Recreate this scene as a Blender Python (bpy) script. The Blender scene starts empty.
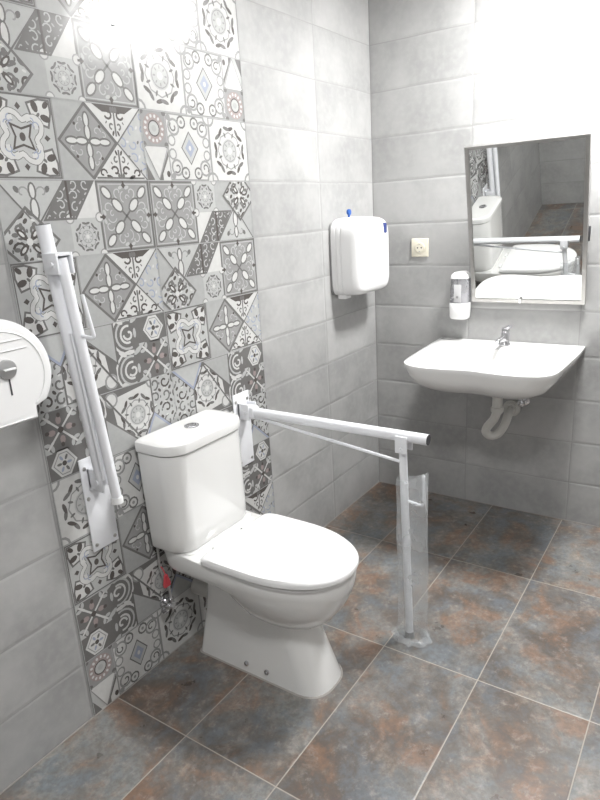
import bpy, bmesh, math, random
from math import sin, cos, pi, radians, sqrt, atan2
from mathutils import Vector, Matrix
random.seed(7)
S = bpy.context.scene
COL = S.collection

# ------------------------------------------------------------------ materials
def new_mat(name):
    m = bpy.data.materials.new(name); m.use_nodes = True
    nt = m.node_tree
    return m, nt, nt.nodes['Principled BSDF']

def simple(name, col, rough=.5, metal=0., coat=0., noise=.0, nscale=20., bump=0., bscale=60., spec=.5):
    m, nt, b = new_mat(name)
    N = nt.nodes; L = nt.links
    b.inputs['Roughness'].default_value = rough
    b.inputs['Metallic'].default_value = metal
    b.inputs['Coat Weight'].default_value = coat
    b.inputs['Coat Roughness'].default_value = .05
    b.inputs['Specular IOR Level'].default_value = spec
    tc = N.new('ShaderNodeTexCoord')
    nz = N.new('ShaderNodeTexNoise'); nz.inputs['Scale'].default_value = nscale; nz.inputs['Detail'].default_value = 4
    L.new(tc.outputs['Object'], nz.inputs['Vector'])
    mx = N.new('ShaderNodeMix'); mx.data_type = 'RGBA'
    mx.inputs[6].default_value = (*[c*(1-noise) for c in col], 1)
    mx.inputs[7].default_value = (*[min(1, c*(1+noise)) for c in col], 1)
    L.new(nz.outputs['Fac'], mx.inputs[0]); L.new(mx.outputs[2], b.inputs['Base Color'])
    if bump:
        n2 = N.new('ShaderNodeTexNoise'); n2.inputs['Scale'].default_value = bscale
        L.new(tc.outputs['Object'], n2.inputs['Vector'])
        bp = N.new('ShaderNodeBump'); bp.inputs['Strength'].default_value = bump; bp.inputs['Distance'].default_value = .01
        L.new(n2.outputs['Fac'], bp.inputs['Height']); L.new(bp.outputs['Normal'], b.inputs['Normal'])
    return m

def math_node(nt, op, a, b=None, c=None):
    n = nt.nodes.new('ShaderNodeMath'); n.operation = op
    for i, v in enumerate((a, b, c)):
        if v is None: continue
        if isinstance(v, (int, float)): n.inputs[i].default_value = v
        else: nt.links.new(v, n.inputs[i])
    return n.outputs[0]

def grid_setup(nt, axis_u, axis_v, pu, ou, pv, ov, wobble, wscale):
    """distance to the nearest joint and a per-tile random vector"""
    N = nt.nodes; L = nt.links
    tc = N.new('ShaderNodeTexCoord')
    wn = N.new('ShaderNodeTexNoise'); wn.inputs['Scale'].default_value = wscale; wn.inputs['Detail'].default_value = 1
    L.new(tc.outputs['Object'], wn.inputs['Vector'])
    sub = N.new('ShaderNodeVectorMath'); sub.operation = 'SUBTRACT'; sub.inputs[1].default_value = (.5, .5, .5)
    L.new(wn.outputs['Color'], sub.inputs[0])
    sc = N.new('ShaderNodeVectorMath'); sc.operation = 'SCALE'; sc.inputs['Scale'].default_value = wobble
    L.new(sub.outputs[0], sc.inputs[0])
    add = N.new('ShaderNodeVectorMath'); add.operation = 'ADD'
    L.new(tc.outputs['Object'], add.inputs[0]); L.new(sc.outputs[0], add.inputs[1])
    sep = N.new('ShaderNodeSeparateXYZ'); L.new(add.outputs[0], sep.inputs[0])
    u = math_node(nt, 'DIVIDE', math_node(nt, 'SUBTRACT', sep.outputs[axis_u], ou), pu)
    v = math_node(nt, 'DIVIDE', math_node(nt, 'SUBTRACT', sep.outputs[axis_v], ov), pv)
    def edge(t, p):
        f = math_node(nt, 'FRACT', t)
        return math_node(nt, 'MULTIPLY', math_node(nt, 'MINIMUM', f, math_node(nt, 'SUBTRACT', 1., f)), p)
    eu = edge(u, pu); ev = edge(v, pv)
    d = math_node(nt, 'MINIMUM', eu, ev)
    cb = N.new('ShaderNodeCombineXYZ')
    L.new(math_node(nt, 'FLOOR', u), cb.inputs[0]); L.new(math_node(nt, 'FLOOR', v), cb.inputs[1])
    wh = N.new('ShaderNodeTexWhiteNoise'); wh.noise_dimensions = '3D'
    L.new(cb.outputs[0], wh.inputs['Vector'])
    return tc, d, wh, eu, ev

def map_range(nt, v, a, b, c=0., d=1., smooth=True):
    n = nt.nodes.new('ShaderNodeMapRange')
    if smooth: n.interpolation_type = 'SMOOTHSTEP'
    nt.links.new(v, n.inputs[0])
    for i, x in zip((1, 2, 3, 4), (a, b, c, d)): n.inputs[i].default_value = x
    return n.outputs[0]

def mixc(nt, fac, a, b, mode='MIX'):
    n = nt.nodes.new('ShaderNodeMix'); n.data_type = 'RGBA'; n.blend_type = mode
    if isinstance(fac, float): n.inputs[0].default_value = fac
    else: nt.links.new(fac, n.inputs[0])
    for i, x in ((6, a), (7, b)):
        if isinstance(x, tuple): n.inputs[i].default_value = (*x, 1)
        else: nt.links.new(x, n.inputs[i])
    return n.outputs[2]

def grey_tile(name, axis_u, pu, ou):
    m, nt, b = new_mat(name); N = nt.nodes; L = nt.links
    tc, d, wh, eu, ev = grid_setup(nt, axis_u, 2, pu, ou, .2, 0., .008, 3.5)
    off = N.new('ShaderNodeVectorMath'); off.operation = 'MULTIPLY_ADD'
    off.inputs[1].default_value = (7, 7, 7); L.new(wh.outputs['Color'], off.inputs[0]); L.new(tc.outputs['Object'], off.inputs[2])
    n1 = N.new('ShaderNodeTexNoise'); n1.inputs['Scale'].default_value = 4.5; n1.inputs['Detail'].default_value = 3
    L.new(off.outputs[0], n1.inputs['Vector'])
    n2 = N.new('ShaderNodeTexNoise'); n2.inputs['Scale'].default_value = 38; n2.inputs['Detail'].default_value = 5
    L.new(off.outputs[0], n2.inputs['Vector'])
    c1 = mixc(nt, map_range(nt, n1.outputs['Fac'], .32, .7), (.315, .316, .314), (.405, .405, .402))
    c2 = mixc(nt, map_range(nt, n2.outputs['Fac'], .35, .75, 0., .35), c1, (.45, .447, .44))
    wv = map_range(nt, wh.outputs['Value'], 0., 1., .94, 1.05, False)
    hsv = N.new('ShaderNodeHueSaturation'); L.new(c2, hsv.inputs['Color']); L.new(wv, hsv.inputs['Value'])
    grout = map_range(nt, d, .0008, .0026, 1., 0.)
    col = mixc(nt, grout, hsv.outputs[0], (.30, .30, .295))
    L.new(col, b.inputs['Base Color'])
    # worn slightly raised rims along every tile edge
    rim = map_range(nt, d, .001, .010, 0., 1.)
    n3 = N.new('ShaderNodeTexNoise'); n3.inputs['Scale'].default_value = 7; n3.inputs['Detail'].default_value = 2
    L.new(off.outputs[0], n3.inputs['Vector'])
    hgt = math_node(nt, 'ADD', math_node(nt, 'MULTIPLY', rim, .30), math_node(nt, 'MULTIPLY', n3.outputs['Fac'], .9))
    hgt = math_node(nt, 'ADD', hgt, math_node(nt, 'MULTIPLY', n2.outputs['Fac'], .06))
    bp = N.new('ShaderNodeBump'); bp.inputs['Strength'].default_value = .45; bp.inputs['Distance'].default_value = .007
    L.new(hgt, bp.inputs['Height']); L.new(bp.outputs['Normal'], b.inputs['Normal'])
    b.inputs['Roughness'].default_value = .34
    b.inputs['Specular IOR Level'].default_value = .45
    return m

def floor_mat():
    m, nt, b = new_mat('rust_slate_floor_tile'); N = nt.nodes; L = nt.links
    tc, d, wh, eu, ev = grid_setup(nt, 0, 1, .6526, -.5775, .3341, -.3077, .0, 1.)
    off = N.new('ShaderNodeVectorMath'); off.operation = 'MULTIPLY_ADD'
    off.inputs[1].default_value = (9, 9, 9); L.new(wh.outputs['Color'], off.inputs[0]); L.new(tc.outputs['Object'], off.inputs[2])
    def noise(sc, det, rough=.6, dist=.0, o=(0, 0, 0)):
        mp = N.new('ShaderNodeMapping'); mp.inputs['Location'].default_value = o
        L.new(off.outputs[0], mp.inputs['Vector'])
        n = N.new('ShaderNodeTexNoise'); n.inputs['Scale'].default_value = sc; n.inputs['Detail'].default_value = det
        n.inputs['Roughness'].default_value = rough; n.inputs['Distortion'].default_value = dist
        L.new(mp.outputs[0], n.inputs['Vector']); return n.outputs['Fac']
    a = noise(3.6, 6, .66, .5); bb = noise(5., 6, .64, .7, (3, 1, 2)); c = noise(9., 7, .68, .0, (5, 5, 1)); e = noise(28, 6, .7, .0, (1, 8, 3))
    fine = noise(60, 5, .7, .2, (2, 2, 7)); d1 = noise(14, 7, .72, .6, (4, 1, 9))
    base = mixc(nt, map_range(nt, a, .38, .62), (.125, .104, .090), (.225, .225, .215))
    base = mixc(nt, map_range(nt, math_node(nt, 'ADD', math_node(nt, 'MULTIPLY', bb, .65), math_node(nt, 'MULTIPLY', d1, .35)), .49, .60, 0., .72), base, (.250, .145, .092))
    base = mixc(nt, map_range(nt, math_node(nt, 'ADD', math_node(nt, 'MULTIPLY', bb, .65), math_node(nt, 'MULTIPLY', d1, .35)), .39, .505, .62, 0.), base, (.150, .182, .212))
    base = mixc(nt, map_range(nt, c, .54, .72, 0., .6), base, (.38, .325, .265))
    base = mixc(nt, map_range(nt, c, .28, .45, .35, 0.), base, (.095, .080, .070))
    base = mixc(nt, map_range(nt, d1, .53, .70, 0., .45), base, (.34, .325, .30))
    base = mixc(nt, map_range(nt, e, .54, .70, 0., .40), base, (.40, .375, .34))
    base = mixc(nt, map_range(nt, e, .30, .48, .45, 0.), base, (.11, .095, .085))
    base = mixc(nt, map_range(nt, fine, .40, .62, .0, .35), base, (.09, .08, .075))
    grout = map_range(nt, d, .0011, .0024, 1., 0.)
    col = mixc(nt, grout, base, (.36, .33, .29))
    L.new(col, b.inputs['Base Color'])
    r = map_range(nt, c, .3, .7, .27, .42)
    L.new(r, b.inputs['Roughness'])
    hgt = math_node(nt, 'ADD', math_node(nt, 'MULTIPLY', map_range(nt, d, .001, .004), .3), math_node(nt, 'MULTIPLY', c, .25))
    bp = N.new('ShaderNodeBump'); bp.inputs['Strength'].default_value = .3; bp.inputs['Distance'].default_value = .006
    L.new(hgt, bp.inputs['Height']); L.new(bp.outputs['Normal'], b.inputs['Normal'])
    return m

def clear_mat(name, tint, body, rough, fac):
    """thin clear film / plastic: transparent with a milky share and a gloss"""
    m, nt, b = new_mat(name); N = nt.nodes; L = nt.links
    out = N['Material Output']
    b.inputs['Base Color'].default_value = (*body, 1); b.inputs['Roughness'].default_value = rough
    tr = N.new('ShaderNodeBsdfTransparent'); tr.inputs[0].default_value = (*tint, 1)
    mx = N.new('ShaderNodeMixShader')
    tc = N.new('ShaderNodeTexCoord'); nz = N.new('ShaderNodeTexNoise'); nz.inputs['Scale'].default_value = 9; nz.inputs['Detail'].default_value = 3
    L.new(tc.outputs['Object'], nz.inputs['Vector'])
    L.new(map_range(nt, nz.outputs['Fac'], .35, .65, fac*.75, fac*1.3), mx.inputs[0])
    L.new(tr.outputs[0], mx.inputs[1]); L.new(b.outputs[0], mx.inputs[2]); L.new(mx.outputs[0], out.inputs[0])
    return m

M = {}
M['ceramic'] = simple('white_glazed_ceramic', (.80, .80, .79), .09, coat=.6, noise=.01, nscale=3)
M['seat'] = simple('white_seat_plastic', (.83, .83, .83), .16, noise=.01, nscale=3)
M['abs'] = simple('white_glossy_plastic', (.80, .80, .80), .22, noise=.01, nscale=5)
M['cream'] = simple('cream_plastic', (.74, .70, .58), .3, noise=.01)
M['enamel'] = simple('white_powder_coat', (.78, .79, .82), .28, noise=.01, nscale=30)
M['pvc'] = simple('white_pipe_plastic', (.62, .61, .58), .4, noise=.03)
M['chrome'] = simple('polished_chrome', (.72, .72, .74), .10, 1., noise=.02)
M['steel'] = simple('brushed_steel', (.50, .49, .475), .32, 1., noise=.05, nscale=80)
M['brightsteel'] = simple('bright_steel', (.78, .78, .78), .22, 1., noise=.03, nscale=80)
M['dark'] = simple('dark_plastic', (.045, .045, .05), .4, noise=.1)
M['grey'] = simple('grey_plastic', (.28, .28, .28), .4, noise=.05)
M['lock'] = simple('grey_lock_metal', (.45, .45, .45), .35, .7, noise=.08, nscale=60)
M['blue'] = simple('blue_plastic', (.02, .10, .38), .3, noise=.05)
M['navy'] = simple('dark_blue_window', (.035, .05, .17), .25, noise=.05)
M['red'] = simple('red_tag', (.62, .07, .09), .4, noise=.1)
M['hose'] = simple('braided_hose', (.55, .55, .55), .35, .8, noise=.3, nscale=300)
M['film'] = clear_mat('clear_plastic_film', (.96, .97, .97), (.86, .88, .90), .08, .23)
M['smoke'] = clear_mat('smoky_clear_plastic', (.86, .86, .88), (.60, .60, .62), .12, .40)
M['label'] = simple('pale_label', (.55, .55, .56), .5, noise=.05)
M['ceil'] = simple('white_ceiling_paint', (.78, .78, .77), .8, noise=.02)
M['caulk'] = simple('grey_caulk', (.34, .32, .30), .5, noise=.1)
m, nt, b = new_mat('mirror_glass')
b.inputs['Base Color'].default_value = (.80, .81, .80, 1); b.inputs['Metallic'].default_value = 1; b.inputs['Roughness'].default_value = .01
M['mirror'] = m
def emit(name, s, col=(1, .995, .985)):
    m, nt, b = new_mat(name)
    b.inputs['Base Color'].default_value = (.8, .8, .8, 1)
    b.inputs['Emission Color'].default_value = (*col, 1); b.inputs['Emission Strength'].default_value = s
    return m
M['lamp'] = emit('lamp_diffuser', 40)
M['fill_lamp'] = emit('added_fill_diffuser', 17)  # weaker glow for the added fill light
# patterned tile inks
def ink(name, col): return simple(name, col, .25, noise=.10, nscale=55, bump=.25, bscale=7, spec=.5)
INK = {'W': ink('ink_off_white', (.55, .55, .54)), 'L': ink('ink_pale_grey', (.42, .425, .42)),
       'P': ink('ink_concrete', (.36, .365, .36)), 'G': ink('ink_mid_grey', (.27, .27, .268)),
       'M': ink('ink_grey_line', (.150, .146, .143)), 'D': ink('ink_dark_brown_grey', (.092, .083, .078)),
       'B': ink('ink_blue_grey', (.30, .33, .41)), 'T': ink('ink_taupe', (.30, .25, .245))}
INKS = list(INK)

# ------------------------------------------------------------------ mesh tools
class MB:
    def __init__(s): s.v = []; s.f = []; s.m = []; s.sm = []
    def add(s, vs, fs, smooth=True, mi=0):
        o = len(s.v); s.v += [tuple(v) for v in vs]
        for f in fs: s.f.append(tuple(i+o for i in f)); s.m.append(mi); s.sm.append(smooth)
        return s
    def loft(s, rings, cap0=True, cap1=True, smooth=True, closed=True):
        n = len(rings[0]); vs = [p for r in rings for p in r]; fs = []
        for i in range(len(rings)-1):
            for j in range(n if closed else n-1):
                k = (j+1) % n
                fs.append((i*n+j, i*n+k, (i+1)*n+k, (i+1)*n+j))
        if cap0: fs.append(tuple(range(n-1, -1, -1)))
        if cap1: fs.append(tuple((len(rings)-1)*n+j for j in range(n)))
        return s.add(vs, fs, smooth)
    def box(s, a, b, bev=0., seg=2):
        bm = bmesh.new(); bmesh.ops.create_cube(bm, size=1)
        for v in bm.verts:
            v.co = Vector([(a[i]+b[i])/2+v.co[i]*(b[i]-a[i]) for i in range(3)])
        if bev: bmesh.ops.bevel(bm, geom=bm.edges[:], offset=bev, segments=seg, affect='EDGES', profile=.5)
        bm.verts.index_update()
        s.add([v.co[:] for v in bm.verts], [tuple(v.index for v in f.verts) for f in bm.faces], bev > 0); bm.free(); return s
    def tube(s, pts, r, n=14, cap=True):
        pts = [Vector(p) for p in pts]; rs = r if isinstance(r, (list, tuple)) else [r]*len(pts)
        rings = []; up = None
        for i, p in enumerate(pts):
            t = ((pts[min(i+1, len(pts)-1)]-pts[i]).normalized()+(pts[i]-pts[max(i-1, 0)]).normalized())
            t.normalize()
            if up is None:
                up = t.orthogonal().normalized()
            up = (up-t*up.dot(t)).normalized(); w = t.cross(up)
            rings.append([p+(up*cos(2*pi*k/n)+w*sin(2*pi*k/n))*rs[i] for k in range(n)])
        return s.loft(rings, cap, cap)
    def disc(s, c, ax, r, th, n=24, bev=.0):
        c = Vector(c); ax = Vector(ax).normalized(); up = ax.orthogonal().normalized(); w = ax.cross(up)
        def ring(rr, t): return [c+ax*t+(up*cos(2*pi*k/n)+w*sin(2*pi*k/n))*rr for k in range(n)]
        rg = [ring(r, 0), ring(r, th-bev)]
        if bev: rg += [ring(r-bev*.3, th-bev*.3), ring(r-bev, th)]
        return s.loft(rg, True, True)
    def build(s, name, mat, parent=None, auto=True, loc=None):
        me = bpy.data.meshes.new(name)
        o = Vector(loc) if loc is not None else Vector((0, 0, 0))
        me.from_pydata([tuple(Vector(v)-o) for v in s.v], [], s.f)
        mats = mat if isinstance(mat, list) else [mat]
        for mm in mats: me.materials.append(mm)
        me.polygons.foreach_set('use_smooth', s.sm)
        if len(mats) > 1: me.polygons.foreach_set('material_index', s.m)
        me.update()
        if auto:
            bm = bmesh.new(); bm.from_mesh(me)
            bmesh.ops.recalc_face_normals(bm, faces=bm.faces)
            for e in bm.edges:
                if len(e.link_faces) == 2 and e.calc_face_angle(0) > radians(38): e.smooth = False
            bm.to_mesh(me); bm.free()
        ob = bpy.data.objects.new(name, me); COL.objects.link(ob)
        ob.location = o
        if parent is not None:
            ob.parent = parent
            p = parent; acc = Vector((0, 0, 0))
            while p: acc += p.location; p = p.parent
            ob.location = o-acc
        return ob

def tag(o, label, cat, group=None):
    o['label'] = label; o['category'] = cat
    if group: o['group'] = group
    return o
def thing(name, loc, label, cat, group=None):
    o = bpy.data.objects.new(name, None); COL.objects.link(o); o.location = loc; o.empty_display_size = .05
    return tag(o, label, cat, group)
def smooth_path(pts, n=8):
    P = [Vector(p) for p in pts]; out = []
    for i in range(len(P)-1):
        a = P[max(i-1, 0)]; b = P[i]; c = P[i+1]; d = P[min(i+2, len(P)-1)]
        for k in range(n):
            t = k/n
            out.append(.5*((2*b)+(c-a)*t+(2*a-5*b+4*c-d)*t*t+(3*b-a-3*c+d)*t**3))
    out.append(P[-1]); return out

# ------------------------------------------------------------------ room shell
H = 2.5; X0 = -3.3; Y0 = -2.35
PX0, PX1 = -1.9745, -.9765     # patterned panel on the left wall
def structure(name, mat, a, b):
    o = MB().box(a, b).build(name, mat); o['kind'] = 'structure'; return o
structure('floor', floor_mat(), (X0-.1, Y0-.1, -.1), (.1, .1, 0))
structure('ceiling', M['ceil'], (X0-.1, Y0-.1, H), (.1, .1, H+.1))
wl = structure('wall_left', grey_tile('grey_wall_tile_left', 0, .4975, -.4885), (X0-.1, 0, 0), (.1, .1, H))
structure('wall_right', grey_tile('grey_wall_tile_right', 1, .4955, -.4975), (0, Y0-.1, 0), (.1, 0, H))
structure('wall_rear', grey_tile('grey_wall_tile_rear', 1, .4955, -.4975), (X0-.1, Y0-.1, 0), (X0, 0, H))
structure('wall_front', grey_tile('grey_wall_tile_front', 0, .4975, -.4885), (X0, Y0-.1, 0), (0, Y0, H))
g = MB().box((X0, -.004, 0), (-.001, -.0005, .003)).build('trim_1', M['caulk']); g['kind'] = 'structure'
g = MB().box((-.004, Y0, 0), (-.0005, -.005, .003)).build('trim_2', M['caulk']); g['kind'] = 'structure'

# ------------------------------------------------------------------ patterned tiles
class Pat:
    """flat inlays collected in wall units (1 = one 20 cm cell)"""
    def __init__(s): s.out = []; s.T = (0, 0, 1, 0); s.clip = []; s.up = 0
    def tr(s, p):
        x0, z0, sc, rot = s.T
        x, z = p; c, q = cos(rot), sin(rot)
        return (x0+sc*(x*c-z*q), z0+sc*(x*q+z*c))
    def poly(s, pts, col, lay):
        P = [s.tr(p) for p in pts]
        for cl in s.clip:
            n = len(cl)
            area = sum(cl[i][0]*cl[(i+1) % n][1]-cl[(i+1) % n][0]*cl[i][1] for i in range(n))
            C = cl if area > 0 else cl[::-1]
            for i in range(n):
                a = C[i]; b = C[(i+1) % n]
                def side(p): return (b[0]-a[0])*(p[1]-a[1])-(b[1]-a[1])*(p[0]-a[0])
                Q = []
                for j in range(len(P)):
                    p = P[j]; q = P[(j+1) % len(P)]; sp = side(p); sq = side(q)
                    if sp >= 0: Q.append(p)
                    if (sp > 0 > sq) or (sp < 0 < sq):
                        t = sp/(sp-sq); Q.append((p[0]+(q[0]-p[0])*t, p[1]+(q[1]-p[1])*t))
                P = Q
                if len(P) < 3: return
        s.out.append((P, col, lay+s.up))
    def ell(s, cx, cz, a, b, rot, col, lay, n=12):
        s.poly([(cx+a*cos(t)*cos(rot)-b*sin(t)*sin(rot), cz+a*cos(t)*sin(rot)+b*sin(t)*cos(rot)) for t in [2*pi*k/n for k in range(n)]], col, lay)
    def line(s, pts, w, col, lay, closed=False):
        P = [Vector(p) for p in pts]; n = len(P); off = []
        for i in range(n):
            a = P[i-1] if (i or closed) else P[0]; b = P[(i+1) % n] if (i < n-1 or closed) else P[-1]
            d1 = P[i]-a; d2 = b-P[i]
            d1 = d1.normalized() if d1.length > 1e-7 else d2.normalized(); d2 = d2.normalized() if d2.length > 1e-7 else d1
            t = (d1+d2); t = t.normalized() if t.length > 1e-6 else d1
            nn = Vector((-t.y, t.x)); k = max(.45, abs(nn.dot(Vector((-d1.y, d1.x)))))
            off.append(nn*(w/2/k))
        for i in range(n if closed else n-1):
            j = (i+1) % n
            s.poly([P[i]-off[i], P[j]-off[j], P[j]+off[j], P[i]+off[i]], col, lay)
    def arc(s, cx, cz, r, a0, a1, w, col, lay, n=9):
        s.line([(cx+r*cos(a0+(a1-a0)*k/n), cz+r*sin(a0+(a1-a0)*k/n)) for k in range(n+1)], w, col, lay)
    def curl(s, cx, cz, r, a0, turn, w, col, lay, n=10):
        s.line([(cx+r*(1-.75*k/n)*cos(a0+turn*k/n), cz+r*(1-.75*k/n)*sin(a0+turn*k/n)) for k in range(n+1)], w, col, lay)
    def sub(s, fn, x, z, sc=1., rot=0., clip=None, lift=0):
        """draw fn in a local frame; clip polygon is given in that frame"""
        old = s.T; oc = s.clip; s.up += lift
        ox, oz = s.tr((x, z)); s.T = (ox, oz, old[2]*sc, old[3]+rot)
        if clip: s.clip = oc+[[s.tr(p) for p in clip]]
        fn(s); s.T = old; s.clip = oc; s.up -= lift

UNIT = [(0, 0), (1, 0), (1, 1), (0, 1)]
def sq(p, col, lay=1, x0=0, z0=0, x1=1, z1=1): p.poly([(x0, z0), (x1, z0), (x1, z1), (x0, z1)], col, lay)
def frame(p, col, lay, w=.03, i=.02): p.line([(i, i), (1-i, i), (1-i, 1-i), (i, 1-i)], w, col, lay, True)

def mot_A(p):      # corner lobes round a swirl with a dark dot
    sq(p, 'L'); frame(p, 'M', 2, .022, .02)
    for k in range(4):
        a = k*pi/2
        def corner(q):
            K = [(.13, .40), (.17, .25), (.25, .17), (.40, .13), (.455, .30), (.45, .45), (.30, .455)]
            q.poly(K, 'W', 2); q.line(K, .028, 'M', 3, True)
            q.ell(.235, .37, .075, .045, 1.9, 'D', 4, 10); q.ell(.37, .235, .075, .045, -.3, 'D', 4, 10)
            q.ell(.395, .395, .055, .035, .8, 'D', 4, 9); q.ell(.27, .27, .035, .02, .8, 'M', 4, 8)
            q.poly([(0, .31), (.04, .35), (0, .40), (-.04, .35)], 'D', 6)
            # white swirling band from one side of the centre to the next
            B = [(-.20, .08), (-.24, .20), (-.16, .29), (-.05, .27), (.03, .20), (.12, .24), (.20, .20), (.22, .10)]
            B = [(v.x, v.y) for v in smooth_path([(x, z, 0) for x, z in B], 3)]
            q.line(B, .078, 'M', 4); q.line(B, .060, 'W', 5)
            q.curl(-.14, .20, .055, 1.6, 4.5, .016, 'B', 6, 7); q.curl(.15, .18, .05, 1.6, -4.5, .016, 'B', 6, 7)
        p.sub(corner, .5, .5, 1, a)
    st = []
    for k in range(4):
        t = pi/4+k*pi/2; st += [(.5+.20*cos(t), .5+.20*sin(t)), (.5+.095*cos(t+pi/4), .5+.095*sin(t+pi/4))]
    p.poly(st, 'L', 7); p.line(st, .026, 'D', 8, True)
    p.ell(.5, .5, .042, .052, 0, 'D', 9, 12)

def petal(q, cx, cz, a, b, rot, lay=4):
    q.ell(cx, cz, a+.026, b+.026, rot, 'M', lay, 12); q.ell(cx, cz, a, b, rot, 'W', lay+1, 12)
def mot_E(p):      # petals along both diagonals on grey
    sq(p, 'G'); frame(p, 'M', 2, .03, .02); frame(p, 'L', 2, .014, .055)
    for k in range(4):
        def arm(q):
            petal(q, .155, .155, .10, .055, pi/4); petal(q, .33, .33, .09, .048, pi/4)
            q.line([(0, 0), (.4, .4)], .03, 'M', 3)
            q.curl(.12, .33, .085, -1.2, 4.6, .018, 'L', 3, 9); q.curl(.33, .12, .085, 2.8, -4.6, .018, 'L', 3, 9)
            q.curl(.04, .26, .05, 0, 4.6, .015, 'L', 3, 7); q.arc(.27, .0, .08, .3, 2.8, .015, 'L', 3, 6)
            q.ell(.40, .06, .025, .045, .4, 'L', 3, 8); q.ell(.06, .40, .045, .025, .4, 'L', 3, 8)
            q.poly([(.385, 0), (.43, .04), (.475, 0), (.43, -.04)], 'D', 4)
            q.line([(.43, .0), (.49, .0)], .03, 'D', 4)
        p.sub(arm, .5, .5, 1, k*pi/2)
def mot_cross(p):  # upright cross of petals inside a diamond (unit = diamond)
    p.poly([(0, .5), (.5, 0), (1, .5), (.5, 1)], 'M', 2)
    p.poly([(.05, .5), (.5, .05), (.95, .5), (.5, .95)], 'G', 3)
    for k in range(4):
        def arm(q):
            petal(q, .115, 0, .085, .036, 0, 5); petal(q, .275, 0, .085, .034, 0, 5)
            q.curl(.16, .13, .07, 0, 4.5, .014, 'L', 4, 8); q.ell(.215, .2, .022, .022, 0, 'D', 4, 8)
            q.curl(.27, .085, .05, 2, -4.4, .014, 'L', 4, 8)
        p.sub(arm, .5, .5, 1, k*pi/2)
def mot_wreath(p, c0='W'):   # eight leaves round a rosette
    sq(p, c0)
    for k in range(8):
        def leaf(q):
            q.ell(.35, .09, .085, .032, 2.2, 'D' if c0 == 'W' else 'M', 3, 10); q.ell(.35, -.09, .085, .032, -2.2, 'M', 3, 10)
            q.ell(.27, 0, .05, .02, 0, 'M', 4, 8)
        p.sub(leaf, .5, .5, 1, k*pi/4+pi/8)
        t0, t1 = k*pi/4, (k+1)*pi/4; p.line([(.5+.30*cos(t0), .5+.30*sin(t0)), (.5+.30*cos(t1), .5+.30*sin(t1))], .022, 'G', 2)
    p.ell(.5, .5, .2, .2, 0, 'L', 3, 16); p.arc(.5, .5, .17, 0, 2*pi, .018, 'G', 4, 14); p.ell(.5, .5, .06, .06, 0, 'W', 5, 10)
    for k in range(8): p.ell(.5+.12*cos(k*pi/4), .5+.12*sin(k*pi/4), .03, .015, k*pi/4, 'G', 5, 6)
    for a, b in ((0, 0), (1, 0), (0, 1), (1, 1)):
        p.ell(a, b, .15, .15, 0, 'G', 2, 12); p.ell(a, b, .11, .11, 0, 'W', 3, 12)
def mot_C(p):      # white tile with blue diamond and scrolls
    sq(p, 'W'); frame(p, 'G', 2, .025, .015)
    p.poly([(.5, .24), (.70, .5), (.5, .76), (.30, .5)], 'M', 3); p.poly([(.5, .27), (.675, .5), (.5, .73), (.325, .5)], 'L', 4)
    p.poly([(.5, .36), (.61, .5), (.5, .64), (.39, .5)], 'B', 5); p.ell(.5, .5, .03, .04, 0, 'W', 6, 8)
    for sx in (-1, 1):
        for sz in (-1, 1):
            a0 = atan2(sz, sx)
            p.arc(.5+sx*.33, .5+sz*.30, .115, 0, 2*pi, .035, 'G', 3, 12)
            p.curl(.5+sx*.33, .5+sz*.30, .085, a0, 4.8, .025, 'M', 4, 9)
            p.arc(.5+sx*.15, .5+sz*.38, .085, 0, 2*pi, .028, 'M', 3, 10)
            p.ell(.5+sx*.15, .5+sz*.38, .03, .03, 0, 'G', 4, 8)
            p.arc(.5+sx*.40, .5+sz*.10, .075, 0, 2*pi, .026, 'G', 3, 10)
            p.ell(.5+sx*.43, .5+sz*.43, .05, .05, 0, 'G', 3, 8)
def mot_ring(p):   # pearl ring medallion
    sq(p, 'G'); p.ell(.5, .5, .44, .44, 0, 'T', 2, 18)
    for k in range(14):
        a = 2*pi*k/14; p.ell(.5+.35*cos(a), .5+.35*sin(a), .055, .045, a, 'W', 3, 7)
    p.ell(.5, .5, .24, .24, 0, 'D', 3, 16); p.ell(.5, .5, .2, .2, 0, 'L', 4, 14); p.ell(.5, .5, .1, .1, 0, 'P', 5, 10)
    for a, b in ((.04, .04), (.96, .04), (.04, .96), (.96, .96)): p.ell(a, b, .09, .09, 0, 'M', 3, 8)
def mot_scroll(p): # pale ground, dense dark scrolls
    sq(p, 'L')
    for i in range(4):
        for j in range(4):
            cx, cz = .125+.25*i, .125+.25*j; sg = 1 if (i+j) % 2 else -1
            p.curl(cx, cz, .115, (i+j)*1.5, 5.4*sg, .034, 'D' if (i*j) % 2 else 'M', 3, 10)
            p.ell(cx+.115, cz+.115, .045, .028, .8*sg, 'D', 3, 7); p.ell(cx+.12, cz-.01, .03, .016, 1.5, 'M', 4, 6)
            p.ell(cx-.02, cz+.12, .035, .018, .3*sg, 'W', 4, 6)
def mot_blue(p):
    sq(p, 'L')
    for i in range(5):
        for j in range(5):
            cx, cz = .1+.2*i, .1+.2*j; sg = 1 if (i+j) % 2 else -1
            p.curl(cx, cz, .085, i*1.3+j, 4.8*sg, .022, 'B', 3, 8)
            p.ell(cx+.09, cz+.03, .03, .018, i, 'M' if sg > 0 else 'W', 4, 6)
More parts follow.
